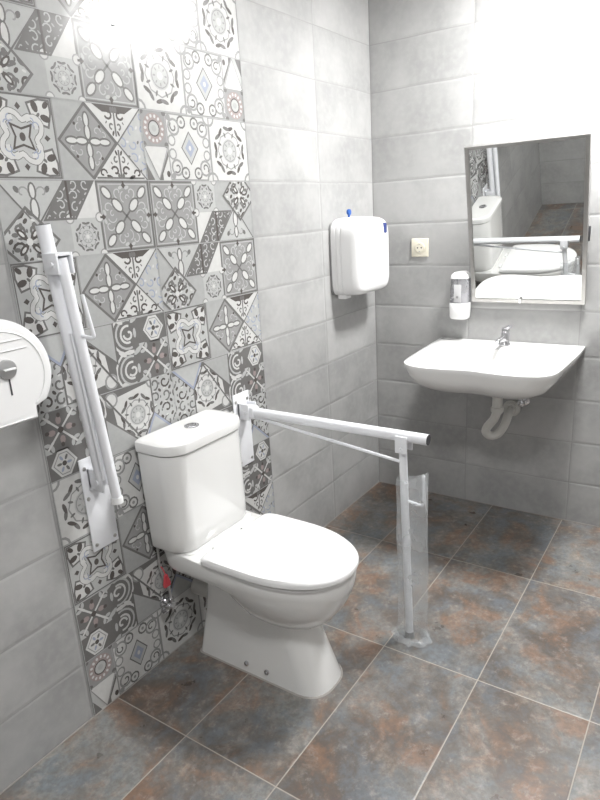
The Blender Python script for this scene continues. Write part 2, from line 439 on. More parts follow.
def mot_fleur(p):  # palmette in a triangle, base along 0..1, apex up
    p.line([(.5, .04), (.5, .82)], .06, 'M', 3)
    for s in (-1, 1):
        p.curl(.5+s*.19, .24, .15, pi/2-s*1.2, s*5, .06, 'D', 3, 10); p.curl(.5+s*.12, .54, .10, pi/2, -s*4.4, .05, 'M', 3, 9)
        p.ell(.5+s*.42, .09, .12, .05, s*.3, 'D', 3, 8); p.ell(.5+s*.09, .74, .08, .035, pi/2-s*.4, 'D', 3, 8)
        p.ell(.5+s*.08, .12, .05, .08, 0, 'M', 3, 8); p.ell(.5+s*.30, .46, .05, .022, s*.9, 'M', 3, 7)
def mot_darkfl(p):
    sq(p, 'M')
    for i in range(3):
        for j in range(4):
            cx, cz = .17+.33*i, .125+.25*j; sg = 1 if (i+j) % 2 else -1
            p.curl(cx, cz, .125, i+j*1.4, 5.2*sg, .03, 'L', 3, 9); p.ell(cx+.14, cz+.1, .05, .02, .8*sg, 'P', 3, 7)

def tri_line(p, pts, w=.03, col='M', lay=8): p.line(pts, w, col, lay, True)

def tile_alpha(p):         # 2.5 x 1
    sq(p, 'P', 0, 0, 0, 2.5, 1)
    T = [(.02, 1), (1., 1), (.5, .42)]
    def f(q):
        q.poly(T, 'L', 1); petal(q, .5, .86, .085, .035, pi/2, 3); petal(q, .5, .64, .12, .045, pi/2, 3)
        q.ell(.28, .88, .035, .05, .7, 'M', 3, 8); q.ell(.72, .88, .035, .05, -.7, 'M', 3, 8)
        q.curl(.36, .84, .09, 0, 4.6, .02, 'G', 3, 9); q.curl(.64, .84, .09, 3.1, -4.6, .02, 'G', 3, 9)
    p.sub(f, 0, 0, 1, 0, T); tri_line(p, T, .022)
    Dm = [(-.1, .26), (.36, .66), (.78, .24), (.36, -.2)]
    p.sub(lambda q: (q.sub(mot_scroll, -.15, -.22, .97)), 0, 0, 1, 0, Dm, 4); 
    
    def dm(q):
        for k in range(4):
            def arm(r):
                r.ell(.13, 0, .10, .045, 0, 'D', 8, 9); r.ell(.14, 0, .05, .02, 0, 'W', 9, 8)
                r.ell(.20, .07, .05, .03, .8, 'M', 8, 8); r.ell(.20, -.07, .05, .03, -.8, 'M', 8, 8)
            q.sub(arm, .345, .24, 1, k*pi/2+.78)
        q.ell(.345, .24, .05, .05, 0, 'W', 10, 8)
    p.sub(dm, 0, 0, 1, 0, Dm)
    p.sub(lambda q: tri_line(q, Dm, .035, 'M', 12), 0, 0, 1, 0, [(0, 0), (2.5, 0), (2.5, 1), (0, 1)])
    R = [(.62, .5), (1., 1), (1.48, 1), (1.10, .5)]
    p.sub(lambda q: q.sub(mot_darkfl, .6, .45, .6), 0, 0, 1, 0, [(.62, .5), (1., 1), (1.02, 1), (1.02, .5)], 1)
    p.sub(lambda q: q.sub(mot_darkfl, 1.02, .42, .6), 0, 0, 1, 0, [(1.02, .5), (1.02, 1), (1.48, 1), (1.10, .5)], 1)
    tri_line(p, R, .03); p.line([(1.02, .5), (1.02, 1)], .035, 'D', 8)
    p.poly([(1.10, .5), (1.48, 1), (1.5, 1), (1.5, .5)], 'W', 2)
    p.sub(lambda q: mot_wreath(q, 'L'), 1.0, 0, .5)
    p.sub(mot_E, 1.5, 0, 1)
def tile_beta(p):
    sq(p, 'P', 0, 0, 0, 2.5, 1)
    p.sub(mot_A, 0, 0); p.line([(1, 0), (1, 1)], .02, 'G', 3)
    p.sub(mot_cross, 1, 0)
    T1 = [(1.5, 1), (2.5, 1), (2, .5)]; T2 = [(1.5, 0), (2.5, 0), (2, .5)]; T3 = [(2, .5), (2.5, 1), (2.5, 0)]
    p.sub(lambda q: q.sub(mot_blue, 2, 0), 0, 0, 1, 0, T3)
    def up(q):
        q.poly([(1.5, 0), (2.5, 0), (2, .5)], 'W', 1)
        q.sub(mot_fleur, 1.75, 0, .5); q.curl(1.68, .09, .07, 0, 5, .025, 'D', 3, 8); q.curl(2.32, .09, .07, 3.1, -5, .025, 'D', 3, 8)
        q.line([(1.56, .03), (2.44, .03)], .025, 'M', 3)
    def dn(q):
        q.poly(T1, 'W', 1); q.poly([(1.62, 1), (2.38, 1), (2.2, .9), (1.8, .9)], 'D', 2)
        q.sub(mot_fleur, 2.25, 1.0, .5, pi)
    p.sub(up, 0, 0, 1, 0, T2); p.sub(dn, 0, 0, 1, 0, T1)
    tri_line(p, T1, .022); tri_line(p, T2, .022)
def tile_gamma(p):
    sq(p, 'L', 0, 0, 0, 2.5, 1)
    p.sub(mot_ring, 0, .5, .5); p.poly([(0, .5), (.5, .5), (.25, 0.02)], 'W', 2); tri_line(p, [(0, .5), (.5, .5), (.25, .02)], .015, 'G')
    A = [(.25, 0), (.5, .45), (.5, 0)]
    p.poly(A, 'M', 2); p.poly([(.34, 0), (.34, .10), (.5, .36), (.5, 0)], 'W', 3); p.ell(.46, .1, .04, .05, 0, 'D', 4, 8)
    p.poly([(0, 0), (.16, 0), (0, .28)], 'M', 2)
    p.sub(mot_C, .5, 0); p.sub(mot_wreath, 1.5, 0)
    frame_pts = [(1.5, 0), (2.5, 0), (2.5, 1), (1.5, 1)]; p.line(frame_pts, .03, 'G', 6, True)
def hexm(q):
    q.poly([(0, .5), (.3, .06), (.7, .06), (1, .5), (.7, .94), (.3, .94)], 'M', 2)
    q.poly([(.05, .5), (.33, .1), (.67, .1), (.95, .5), (.67, .9), (.33, .9)], 'W', 3)
    q.line([(.14, .5), (.37, .18), (.63, .18), (.86, .5), (.63, .82), (.37, .82)], .03, 'G', 4, True)
    for k in range(6): q.ell(.5+.17*cos(k*pi/3), .5+.2*sin(k*pi/3), .09, .045, k*pi/3, 'M' if k % 2 else 'B', 5, 8)
    q.ell(.5, .5, .08, .08, 0, 'D', 6, 10)
def crossf(q):
    q.poly([(0, 0), (1, 0), (1, 1), (0, 1)], 'M', 2)
    for k in range(4):
        def arm(r):
            r.line([(0, 0), (.4, .4)], .05, 'W', 5); r.ell(.27, .27, .10, .035, pi/4, 'W', 5, 8)
            r.ell(.40, .28, .09, .05, -.2, 'L', 4, 8); r.ell(.28, .40, .09, .05, 1.7, 'L', 4, 8)
            r.ell(.24, .02, .10, .075, 0, 'T', 4, 9); r.ell(.36, .0, .06, .05, 0, 'D', 5, 9)
            r.poly([(.5, .5), (.3, .5), (.5, .3)], 'L', 3)
        q.sub(arm, .5, .5, 1, k*pi/2)
    q.ell(.5, .5, .08, .08, 0, 'D', 6, 10)
def tile_delta(p):
    sq(p, 'M', 0, 0, 0, 2.5, 1)
    p.sub(crossf, .0, .40, .6, 0, UNIT); p.sub(hexm, .03, -.03, .48)
    def arcs(q):
        for cz, ph in ((.22, 0), (.78, .6)):
            for r in (.30, .22, .13): q.arc(.80, cz, r, -pi*.6, pi*.6, .035, 'W' if r != .22 else 'L', 3, 12)
            q.curl(.78, cz, .10, ph, 5, .035, 'W', 4, 9); q.ell(.66, cz, .03, .08, 0, 'L', 3, 8)
        for z in (.0, .5, 1.): q.ell(.64, z, .10, .04, .6, 'L', 3, 8); q.ell(.94, z, .09, .04, -.6, 'W', 3, 8)
    p.sub(arcs, 0, 0, 1, 0, [(.5, 0), (1.1, 0), (1.1, 1), (.5, 1)])
    T = [(1.06, .62), (1.06, 0), (1.75, 0)]
    W4 = [(1.08, .72), (1.75, .02), (2.05, .35), (1.92, 1.05), (1.08, 1.05)]
    p.sub(lambda q: q.sub(lambda r: mot_wreath(r, 'W'), 1.32, .03, .84, .12), 0, 0, 1, 0, [(1.06, .65), (1.76, 0), (2.02, .3), (2.02, 1.), (1.06, 1)], 1)
    p.poly(T, 'P', 8); tri_line(p, T, .03, 'M', 9)
    S2 = [(2.02, 1), (2.02, .45), (2.5, .02), (2.5, 1)]
    p.sub(lambda q: q.sub(mot_scroll, 1.98, .1, .9), 0, 0, 1, 0, S2)
    p.poly([(1.76, 0), (2.5, 0), (2.02, .44)], 'B', 5); p.poly([(1.80, .0), (2.44, 0), (2.03, .38)], 'L', 6)
    tri_line(p, [(1.06, .99), (2.02, .99), (2.02, .45), (1.74, .05)], .03)

def draw_tile(p, fn, x, z, flip=False):
    box = [(0, 0), (2.5, 0), (2.5, 1), (0, 1)]
    if flip: p.sub(fn, x+2.5, z+1, 1, pi, box)
    else: p.sub(fn, x, z, 1, 0, box)
a, bt, g, dl = tile_alpha, tile_beta, tile_gamma, tile_delta
LAY = {12: (g, 0, a, 1), 11: (a, 0, g, 1), 10: (bt, 0, g, 0), 9: (a, 0, g, 1), 8: (bt, 0, g, 0), 7: (a, 0, a, 1), 6: (bt, 0, a, 0),
       5: (dl, 1, bt, 0), 4: (dl, 0, dl, 1), 3: (g, 1, dl, 0), 2: (bt, 0, dl, 1), 1: (dl, 0, bt, 0), 0: (g, 0, g, 1)}
pat = Pat()
for k, (f1, r1, f2, r2) in LAY.items():
    draw_tile(pat, f1, 0, k, r1); draw_tile(pat, f2, 2.5, k, r2)
UZ = .2; UX = (PX1-PX0)/5
pm = MB()
# backing slab of the tiles
mats = [INK[i] for i in INKS]
pm.box((PX0, -.0016, 0), (PX1, -.0001, H-.001)); pm.m = [INKS.index('P')]*len(pm.f)
for idx, (P, c, lay) in enumerate(pat.out):
    P = [(x, min(z, H/UZ)) for x, z in P]
    if max(z for x, z in P)-min(z for x, z in P) < 1e-5: continue
    y = -.0018-.0001*lay-9e-6*(idx % 10)
    n = len(P)
    area = sum(P[i][0]*P[(i+1) % n][1]-P[(i+1) % n][0]*P[i][1] for i in range(n))
    if area < 0: P = P[::-1]
    pm.add([(PX0+x*UX, y, z*UZ) for x, z in P], [tuple(range(len(P)))], False, INKS.index(c))
# joints between the tiles
for k in range(1, 13):
    z = k*UZ; pm.add([(PX0, -.0032, z-.0013), (PX1, -.0032, z-.0013), (PX1, -.0032, z+.0013), (PX0, -.0032, z+.0013)], [(0, 1, 2, 3)], False, INKS.index('P'))
for x in (PX0+.001, (PX0+PX1)/2, PX1-.001):
    pm.add([(x-.0012, -.0032, 0), (x+.0012, -.0032, 0), (x+.0012, -.0032, H-.001), (x-.0012, -.0032, H-.001)], [(0, 1, 2, 3)], False, INKS.index('P'))
panel = pm.build('patterned_tile_panel', mats, wl, auto=False)
panel['label'] = 'strip of grey and white patterned tiles'

# ------------------------------------------------------------------ toilet
TX = -1.475
def dring(hw, yb, yf, z, split=.45, ef=2.15, eb=6., n=48, cx=0., yc=None):
    if yc is None: yc = yb+(yf-yb)*split
    r = []
    for k in range(n):
        t = 2*pi*k/n; c, s = cos(t), sin(t)
        e = ef if s < 0 else eb
        x = hw*math.copysign(abs(c)**(2/e), c)
        y = yc+(abs(yf-yc) if s < 0 else abs(yb-yc))*math.copysign(abs(s)**(2/e), s)
        r.append((TX+cx+x, y, z))
    return r
def rrect(cx, cy, hx, hy, rf, rb, z, n=6):
    """rounded rectangle, front (-y) corner radius rf, rear radius rb"""
    out = []
    for (sx, sy, a0) in ((1, 1, 0), (-1, 1, pi/2), (-1, -1, pi), (1, -1, 3*pi/2)):
        r = rb if sy > 0 else rf
        for k in range(n+1):
            t = a0+pi/2*k/n
            out.append((cx+sx*(hx-r)+r*cos(t), cy+sy*(hy-r)+r*sin(t), z))
    return out
toilet = thing('toilet', (TX, -.33, 0), 'white close-coupled toilet with closed seat standing before the patterned tiles', 'toilet')
# pedestal
rg = []
for z, hw, yb, yf, r in ((0, .100, -.085, -.586, .078), (.004, .103, -.083, -.589, .08), (.02, .101, -.085, -.585, .08), (.10, .094, -.100, -.556, .078),
                         (.18, .088, -.116, -.525, .074), (.26, .085, -.128, -.505, .07), (.32, .086, -.134, -.50, .07), (.37, .088, -.138, -.50, .07)):
    rg.append(rrect(TX-.005, (yb+yf)/2, hw-.005, (yb-yf)/2, r, .02, z))
MB().loft(rg).build('pedestal', M['ceramic'], toilet)
# bowl with the rear shelf that carries the tank
rg = []
for z, hw, yb, yf, eb, yc in ((.213, .040, -.37, -.49, 2.2, -.43), (.219, .070, -.34, -.525, 2.2, -.42), (.238, .102, -.305, -.567, 2.3, -.41), (.27, .130, -.275, -.602, 2.4, -.40),
                              (.31, .152, -.25, -.630, 2.5, -.39), (.35, .166, -.225, -.648, 2.8, -.38), (.366, .170, -.15, -.653, 5, -.375), (.370, .171, -.030, -.655, 9, -.37), (.385, .175, -.028, -.659, 10, -.37),
                              (.417, .180, -.026, -.662, 10, -.37), (.4235, .178, -.028, -.660, 10, -.37), (.426, .172, -.032, -.654, 10, -.37)):
    ring = dring(hw, yb, yf, z, 0, 2.2, eb, 72, -.004, yc)
    if z > .4: ring = [(x, y, zz+.017*max(0, min(1, (y+.215)/.06))) for x, y, zz in ring]
    rg.append(ring)
# rear shelf steps up under the tank
MB().loft([dring(w, -.028, -.17, z, .5, 9, 9, 48, -.004) for z, w in ((.420, .165), (.440, .168), (.4445, .165), (.446, .158))]).build('tank_shelf', M['ceramic'], toilet)
MB().loft(rg).build('bowl', M['ceramic'], toilet)
# seat and lid
rg = [dring(w, yb, yf, z, .36, 2.25, 14., 48, -.010) for z, w, yb, yf in ((.4265, .172, -.230, -.660), (.4285, .176, -.227, -.664), (.434, .176, -.227, -.664), (.4355, .172, -.230, -.660))]
MB().loft(rg).build('seat_ring', M['seat'], toilet)
rg = [dring(w, yb, yf, z, .36, 2.25, e, 48, -.010) for z, w, yb, yf, e in ((.4385, .176, -.222, -.667, 16), (.441, .181, -.218, -.672, 16), (.453, .182, -.217, -.673, 16), (.4585, .179, -.220, -.670, 15),
      (.4625, .177, -.226, -.662, 12), (.465, .162, -.232, -.645, 9), (.4665, .13, -.265, -.60, 7), (.467, .06, -.36, -.50, 4))]
MB().loft(rg).build('seat_lid', M['seat'], toilet)
for s in (-1, 1):
    MB().tube([(TX+s*.075-.02, -.200, .436), (TX+s*.075+.02, -.200, .436)], .010).build('hinge', M['seat'], toilet)
# tank
TKX = TX-.026
def tring(hx, yf, z, r=.062, yb=-.014): return rrect(TKX, (yb+yf)/2, hx, (yb-yf)/2, r, .012, z, 7)
def bow(ring, amt, hx):   # slightly bowed front face
    return [(x, y-(amt*(1-((x-TKX)/hx)**2) if y < -.10 else 0), z) for x, y, z in ring]
rg = []
for z, hx, yf in ((.4465, .168, -.146), (.449, .177, -.155), (.457, .181, -.159), (.50, .181, -.161), (.60, .180, -.165), (.70, .179, -.169), (.788, .177, -.171)):
    k = (.79-z)/.34*.012
    rg.append([(x+k, y, zz) for x, y, zz in bow(tring(hx, yf, z), .012, hx)])
MB().loft(rg).build('tank', M['ceramic'], toilet)
rg = []
for z, hx, yf in ((.790, .174, -.170), (.793, .180, -.177), (.815, .182, -.180), (.824, .180, -.178), (.829, .173, -.171), (.831, .158, -.155)):
    rg.append(bow(tring(hx, yf, z, .066, -.012 if hx > .175 else -.016), .013, hx))
MB().loft(rg).build('tank_lid', M['ceramic'], toilet)
fb = MB().disc((TKX, -.094, .8305), (0, 0, 1), .025, .004, 28, .0015).build('flush_button', M['chrome'], toilet)
MB().box((TKX-.0015, -.114, .8335), (TKX+.0015, -.074, .8352)).build('button_gap', M['grey'], fb)
for yy in (-.30, -.385):
    MB().disc((TX-.0990, yy, .035), (-1, 0, 0), .0095, .006, 16, .002).disc((TX-.1050, yy, .035), (-1, 0, 0), .005, .003, 6).build('fixing_bolt', M['chrome'], toilet)
MB().loft([rrect(TX-.005, -.336, .103, .258, .083, .02, 0.0005), rrect(TX-.005, -.336, .099, .254, .08, .02, .004)]).build('caulk_bead', M['caulk'], toilet)
MB().tube(smooth_path([(TX, -.10, .20), (TX, -.05, .19), (TX, -.001, .19)]), .034, 20).build('waste_pipe', M['pvc'], toilet)

# water supply
valve = thing('stop_valve', (-1.64, 0, .245), 'small chrome stop valve with a hose behind the toilet, left of its foot', 'valve')
MB().disc((-1.635, -.0032, .215), (0, -1, 0), .026, .006, 20, .002).tube([(-1.635, -.008, .215), (-1.635, -.045, .215)], .011).tube([(-1.635, -.035, .200), (-1.635, -.035, .24)], .009).build('valve_body', M['chrome'], valve)
MB().tube([(-1.66, -.036, .213), (-1.635, -.036, .213)], .006).disc((-1.675, -.036, .213), (1, 0, 0), .015, .014, 10, .003).build('valve_handle', M['chrome'], valve)
MB().tube(smooth_path([(-1.635, -.035, .24), (-1.637, -.034, .28), (-1.643, -.022, .32), (-1.645, -.0125, .36), (-1.644, -.0115, .40), (-1.643, -.0115, .436)]), .0045, 10).build('hose', M['hose'], valve)
rtag = MB().loft([[(-1.643+dx*w, -.034+dy*.004, z) for dx, dy in ((-1, -1), (1, -1), (1, 1), (-1, 1))] for z, w in ((.288, .013), (.30, .014), (.325, .007), (.333, .005))], smooth=False)
rtag.tube([(-1.643, -.034, .33), (-1.645, -.026, .355), (-1.646, -.018, .362)], .0018, 6)
tag(rtag.build('tag', M['red'], None, True, (-1.643, -.034, .333)), 'small red and white tag hanging on the hose behind the toilet', 'tag')

# ------------------------------------------------------------------ fold-up grab rails
def bolt(parent, x, z, y=-.0075, r=.006, nm='bolt'):
    MB().disc((x, y, z), (0, -1, 0), r, .004, 10, .0015).build(nm, M['steel'], parent)
def plate(root, cx, z0=.54, z1=.836, hw=.0475):
    p = MB().box((cx-hw, -.0085, z0), (cx+hw, -.0027, z1), .002, 2).build('wall_plate', M['enamel'], root)
    for dx, z in ((-.034, z1-.03), (.034, z1-.03), (-.034, z0+.02), (.034, z0+.02), (-.036, z1-.125)):
        bolt(p, cx+dx, z)
    return p
GX = -1.14
rail = thing('grab_rail', (GX, -.0027, .54), 'white grab rail folded down beside the toilet, its leg wrapped in clear film', 'grab rail', 'fold-up grab rails by the toilet')
plate(rail, GX)
hb = MB().box((GX-.026, -.060, .738), (GX-.020, -.0080, .800), .002).box((GX+.020, -.060, .738), (GX+.026, -.0080, .800), .002).box((GX-.026, -.018, .735), (GX+.026, -.0080, .80), .002)
hb.tube([(GX-.032, -.042, .766), (GX+.032, -.042, .766)], .008, 12)
hb.box((GX-.0205, -.078, .742), (GX+.0205, -.020, .7905), .008, 3)
hb.build('hinge_bracket', M['enamel'], rail)
rt = MB().tube([(GX, -.030, .766), (GX, -.768, .765)], .0185, 24).build('rail_tube', M['enamel'], rail)
MB().disc((GX, -.7675, .765), (0, -1, 0), .0176, .0020, 20).build('end_cap', M['dark'], rt)
lb = MB().box((GX-.024, -.704, .712), (GX-.018, -.662, .770), .0015).box((GX+.018, -.704, .712), (GX+.024, -.662, .770), .0015).box((GX-.020, -.700, .744), (GX+.020, -.666, .755), .001)
lb.tube([(GX-.030, -.683, .727), (GX+.030, -.683, .727)], .006, 10)
lb.build('leg_bracket', M['enamel'], rail)
leg = MB().tube([(GX, -.679, .748), (GX, -.698, .022)], .0136, 20).build('leg', M['enamel'], rail)
MB().tube([(GX, -.698, .0022), (GX, -.698, .024)], [.018, .0155], 18).build('rubber_foot', M['grey'], leg)
MB().tube([(GX-.004, -.072, .748), (GX-.006, -.676, .676)], .0058, 10).build('brace_rod', M['enamel'], rail)
MB().tube(smooth_path([(GX, -.685, .538), (GX, -.730, .531), (GX, -.745, .531), (GX, -.753, .538), (GX, -.753, .553), (GX, -.753, .637)], 5), .0052, 10).build('paper_holder', M['enamel'], rail)

LX = -1.833
rail2 = thing('grab_rail', (LX, -.0027, .54), 'white grab rail folded up against the patterned tiles, left of the tank', 'grab rail', 'fold-up grab rails by the toilet')
plate(rail2, LX, .535, .833)
hb = MB().box((LX-.026, -.070, .735), (LX-.020, -.0080, .800), .002).box((LX+.020, -.070, .735), (LX+.026, -.0080, .800), .002).box((LX-.026, -.018, .730), (LX+.026, -.0080, .80), .002)
hb.tube([(LX-.032, -.050, .766), (LX+.032, -.050, .766)], .008, 12)
hb.loft([[(LX-.03, -.0085, .735), (LX+.03, -.0085, .735), (LX+.030, -.0085, .738), (LX-.03, -.0085, .738)], [(LX-.022, -.06, .752), (LX+.022, -.06, .752), (LX+.022, -.06, .757), (LX-.022, -.06, .757)]], smooth=False)
hb.build('hinge_bracket', M['enamel'], rail2)
A0 = Vector((-1.842, -.052, .757)); A1 = Vector((-1.893, -.050, 1.488))
rt = MB().tube([A0, A1], .0185, 24).build('rail_tube', M['enamel'], rail2)
dd = (A1-A0).normalized()
MB().disc(A1-dd*.0005, dd, .0176, .0020, 20).build('end_cap', M['dark'], rt)
B1 = A0.lerp(A1, .88)
lb = MB()
lb.box((B1.x-.025, -.108, B1.z-.035), (B1.x-.019, -.050, B1.z+.018), .0015).box((B1.x+.019, -.108, B1.z-.035), (B1.x+.025, -.050, B1.z+.018), .0015).box((B1.x-.022, -.106, B1.z+.010), (B1.x+.022, -.06, B1.z+.018), .001)
lb.tube([(B1.x-.030, -.088, B1.z-.01), (B1.x+.030, -.088, B1.z-.01)], .006, 10)
lb.build('leg_bracket', M['enamel'], rail2)
C1 = Vector((B1.x+.001, -.092, B1.z+.005)); C0 = Vector((-1.833, -.093, .715))
leg = MB().tube([C1, C0], .0145, 20).build('leg', M['enamel'], rail2)
MB().tube([C0+Vector((0, 0, .004)), C0-Vector((0, 0, .014))], [.0165, .018], 18).build('rubber_foot', M['abs'], leg)
MB().tube([A0+Vector((-.012, -.024, .02)), A0.lerp(A1, .62)+Vector((-.006, -.024, 0))], .0055, 10).build('brace_rod', M['enamel'], rail2)
q = C0.lerp(C1, .71)
MB().tube(smooth_path([q, (-1.868, -.128, 1.199), (-1.862, -.136, 1.199), (-1.860, -.139, 1.206), (-1.8625, -.139, 1.225), (-1.8755, -.139, 1.312)], 5), .0052, 10).build('paper_holder', M['enamel'], rail2)

# clear film sleeve left on the leg of the lowered rail
fm = MB(); rings = []
random.seed(3)
for i in range(25):
    t = i/24; z = .628*(1-t)+.004*t
    ring = []
    wob = .002*sin(i*.9)
    flare = 1+.25*max(0, (t-.93)/.07)
    for k in range(24):
        a = 2*pi*k/24
        yy = -.711+(.056*flare+.0012*sin(i*.5+k*.7))*cos(a)+wob*.5
        xx = GX+(.0205+.0015*sin(3*a+i*.4))*math.copysign(abs(sin(a))**.8, sin(a))*flare+wob*.3
        ring.append((xx, yy, z+(.006*sin(a*2+1) if i == 0 else 0)+(-.020*cos(a) if i == 0 else 0)))
    rings.append(ring)
fm.loft(rings, False, False)
sleeve = fm.build('plastic_sleeve', M['film'], None, True, (GX, -.70, 0))
tag(sleeve, 'clear plastic film sleeve around the leg of the lowered grab rail', 'plastic film')
# film remnant at the bottom
fm = MB()
rings = []
for i in range(4):
    rr = (.050, .058, .066, .072)[i]; zz = (.016, .012, .006, .002)[i]
    rings.append([(GX+rr*.75*cos(2*pi*k/30)*(1+.12*sin(k*2.3+i)), -.705+rr*1.0*sin(2*pi*k/30)*(1+.10*sin(k*1.7)), zz+.004*(1+sin(k*2.9+i))*(1-i/4)) for k in range(30)])
fm.loft(rings, False, False)
fm.build('crumpled_end', M['film'], sleeve)

# ------------------------------------------------------------------ towel dispenser on left wall
DX0, DX1, DZ0, DZ1 = -.437, -.113, 1.10, 1.434
dcx = (DX0+DX1)/2
td = thing('paper_towel_dispenser', (dcx, 0, DZ0), 'white wall-mounted paper towel dispenser near the corner, blue key on top', 'towel dispenser')
def xzring(cx, cz, hx, hz, r, y, n=6, top=0.):
    o = []
    for (sx, sz, a0) in ((1, 1, 0), (-1, 1, pi/2), (-1, -1, pi), (1, -1, 3*pi/2)):
        for k in range(n+1):
            t = a0+pi/2*k/n
            x = cx+sx*(hx-r)+r*cos(t); z = cz+sz*(hz-r)+r*sin(t)
            if top and z > cz: z += top*(1-((x-cx)/hx)**2)
            o.append((x, y, z))
    return o
cz = (DZ0+DZ1)/2; hx = (DX1-DX0)/2; hz = (DZ1-DZ0)/2
MB().loft([xzring(dcx, cz, hx-.004, hz-.004, .03, -.0005), xzring(dcx, cz, hx-.004, hz-.004, .03, -.011)]).build('back_tray', M['grey'], td)
# denser ring for a cambered cover: shape by a function
def cover_ring(y, ins, r):
    o = []
    W = hx-ins; Hh = hz-ins; N = 72
    for k in range(N):
        t = 2*pi*k/N; c, s = cos(t), sin(t); e = 7.
        x = W*math.copysign(abs(c)**(2/e), c); z = Hh*math.copysign(abs(s)**(2/e), s)
        if z > 0: z += .016*(1-(x/W)**2)*(z/Hh)
        o.append((dcx+x, y, cz+z))
    return o
rg = [cover_ring(y, i, 0) for y, i in ((-.010, .002), (-.012, 0), (-.030, 0), (-.032, .002), (-.038, .002), (-.040, 0.0), (-.054, .001), (-.056, .003), (-.062, .003), (-.064, .001), (-.105, .003), (-.128, .007), (-.142, .014), (-.150, .024), (-.155, .04), (-.158, .07), (-.159, .11))]
cv = MB().loft(rg).build('cover', M['abs'], td)
MB().box((DX1-.088, -.1605, DZ1-.068), (DX1-.056, -.140, DZ1-.020), .007, 3).build('level_window', M['navy'], td)
MB().disc((dcx-.075, -.060, DZ1+.014), (0, 0, 1), .005, .018, 10).disc((dcx-.075, -.066, DZ1+.036), (0, 1, 0), .013, .012, 16, .003).build('key', M['blue'], td)
MB().box((DX0+.03, -.06, DZ0-.012), (DX0+.085, -.02, DZ0+.01), .004).build('towel_slot', M['abs'], td)

# ------------------------------------------------------------------ toilet roll dispenser
RCX, RCZ, RR = -2.118, 1.152, .137
rd = thing('toilet_roll_dispenser', (RCX, 0, RCZ-RR), 'round white jumbo toilet roll dispenser with grey lock cut by the left edge', 'toilet roll dispenser')
def round_body(s, y, shift=0):
    pts = []
    R_ = RR*s
    for k in range(41):     # from lower right round the top to lower left
        a = radians(-37)+radians(254)*k/40
        pts.append((R_*cos(a), R_*sin(a)))
    w = .075*s
    foot = -.125*s
    lower = [(-w-.002, -.093*s), (-w, -.10*s), (-w, foot), (w, foot), (w, -.10*s), (w+.002, -.093*s)]
    pts = pts+lower
    return [(RCX+x, y, RCZ+z) for x, z in pts]
MB().loft([round_body(.97, -.0005), round_body(.985, -.02)]).build('back_plate', M['abs'], rd)
rg = [round_body(s, y) for y, s in ((-.018, 1.0), (-.09, 1.0), (-.108, .99), (-.119, .965), (-.125, .93), (-.127, .89), (-.1275, .80))]
cv = MB().loft(rg).build('cover', M['abs'], rd)
# raised ring line and ribs on the cover
rr = MB()
rr.tube([(RCX+.108*cos(t), -.1275, RCZ+.108*sin(t)) for t in [radians(-48+276*k/50) for k in range(51)]], .0022, 8)
for zz, w in ((.082, .065), (.060, .072)):
    rr.tube([(RCX-w, -.1285, RCZ+zz), (RCX+w, -.1285, RCZ+zz)], .0016, 6)
rr.tube([(RCX-.06, -.128, RCZ-.112), (RCX+.055, -.128, RCZ-.112)], .0016, 6)
rr.build('raised_ribs', M['abs'], cv)
lk = MB().disc((RCX+.012, -.1278, RCZ+.018), (0, -1, 0), .0235, .006, 28, .002).build('lock', M['lock'], rd)
MB().box((RCX-.0005, -.1415, RCZ+.0155), (RCX+.030, -.1335, RCZ+.0205), .002).build('key', M['abs'], lk)
MB().box((RCX+.012, -.1290, RCZ-.045), (RCX+.0155, -.1272, RCZ-.006)).build('slot', M['dark'], cv)

# ------------------------------------------------------------------ power outlet (right wall)
ot = thing('power_outlet', (0, -.252, 1.285), 'square cream power outlet on the grey wall between towel and soap dispensers', 'outlet')
oy, oz = -.252, 1.285
MB().box((-.009, oy-.0435, oz-.0435), (-.0005, oy+.0435, oz+.0435), .003, 3).build('plate', M['cream'], ot)
MB().disc((-.0088, oy, oz), (-1, 0, 0), .026, .0035, 28, .001).build('socket_rim', M['cream'], ot)
sk = MB().disc((-.0123, oy, oz), (-1, 0, 0), .0205, .0004, 28).build('socket', M['cream'], ot); sk['label'] = 'recessed round socket'
MB().disc((-.0127, oy-.0095, oz), (-1, 0, 0), .0036, .0004, 12).build('pin_hole', M['dark'], ot)
MB().disc((-.0127, oy+.0095, oz), (-1, 0, 0), .0036, .0004, 12).build('pin_hole', M['dark'], ot)
MB().box((-.0137, oy-.004, oz+.0145), (-.0122, oy+.004, oz+.0195)).build('earth_clip', M['steel'], ot)
MB().box((-.0137, oy-.004, oz-.0195), (-.0122, oy+.004, oz-.0145)).build('earth_clip', M['steel'], ot)

# ------------------------------------------------------------------ soap dispenser
sx, sy0, sz0, sz1 = -.05, -.470, .955, 1.175
sd = thing('soap_dispenser', (0, sy0, sz0), 'white and clear soap dispenser on the wall left of the mirror', 'soap dispenser')
def sring(z, hw, dep, y0=sy0):
    o = []
    for k in range(28):
        t = 2*pi*k/28; c, s = cos(t), sin(t)
        o.append((-.0005-dep/2-dep/2*math.copysign(abs(c)**.55, c), y0+hw*math.copysign(abs(s)**.75, s), z))
    return o
MB().loft([sring(z, w, d) for z, w, d in ((sz0, .034, .07), (sz0+.004, .041, .08), (sz0+.015, .045, .086), (sz0+.075, .0455, .088), (sz0+.078, .044, .086))]).build('base', M['abs'], sd)
MB().loft([sring(z, w, d) for z, w, d in ((sz0+.0785, .043, .083), (sz0+.19, .041, .078))]).build('tank', M['smoke'], sd)
MB().loft([sring(z, w, d) for z, w, d in ((sz0+.1905, .0435, .082), (sz0+.195, .0435, .082), (sz0+.208, .040, .076), (sz0+.218, .030, .06), (sz0+.221, .015, .04))]).build('cap', M['abs'], sd)
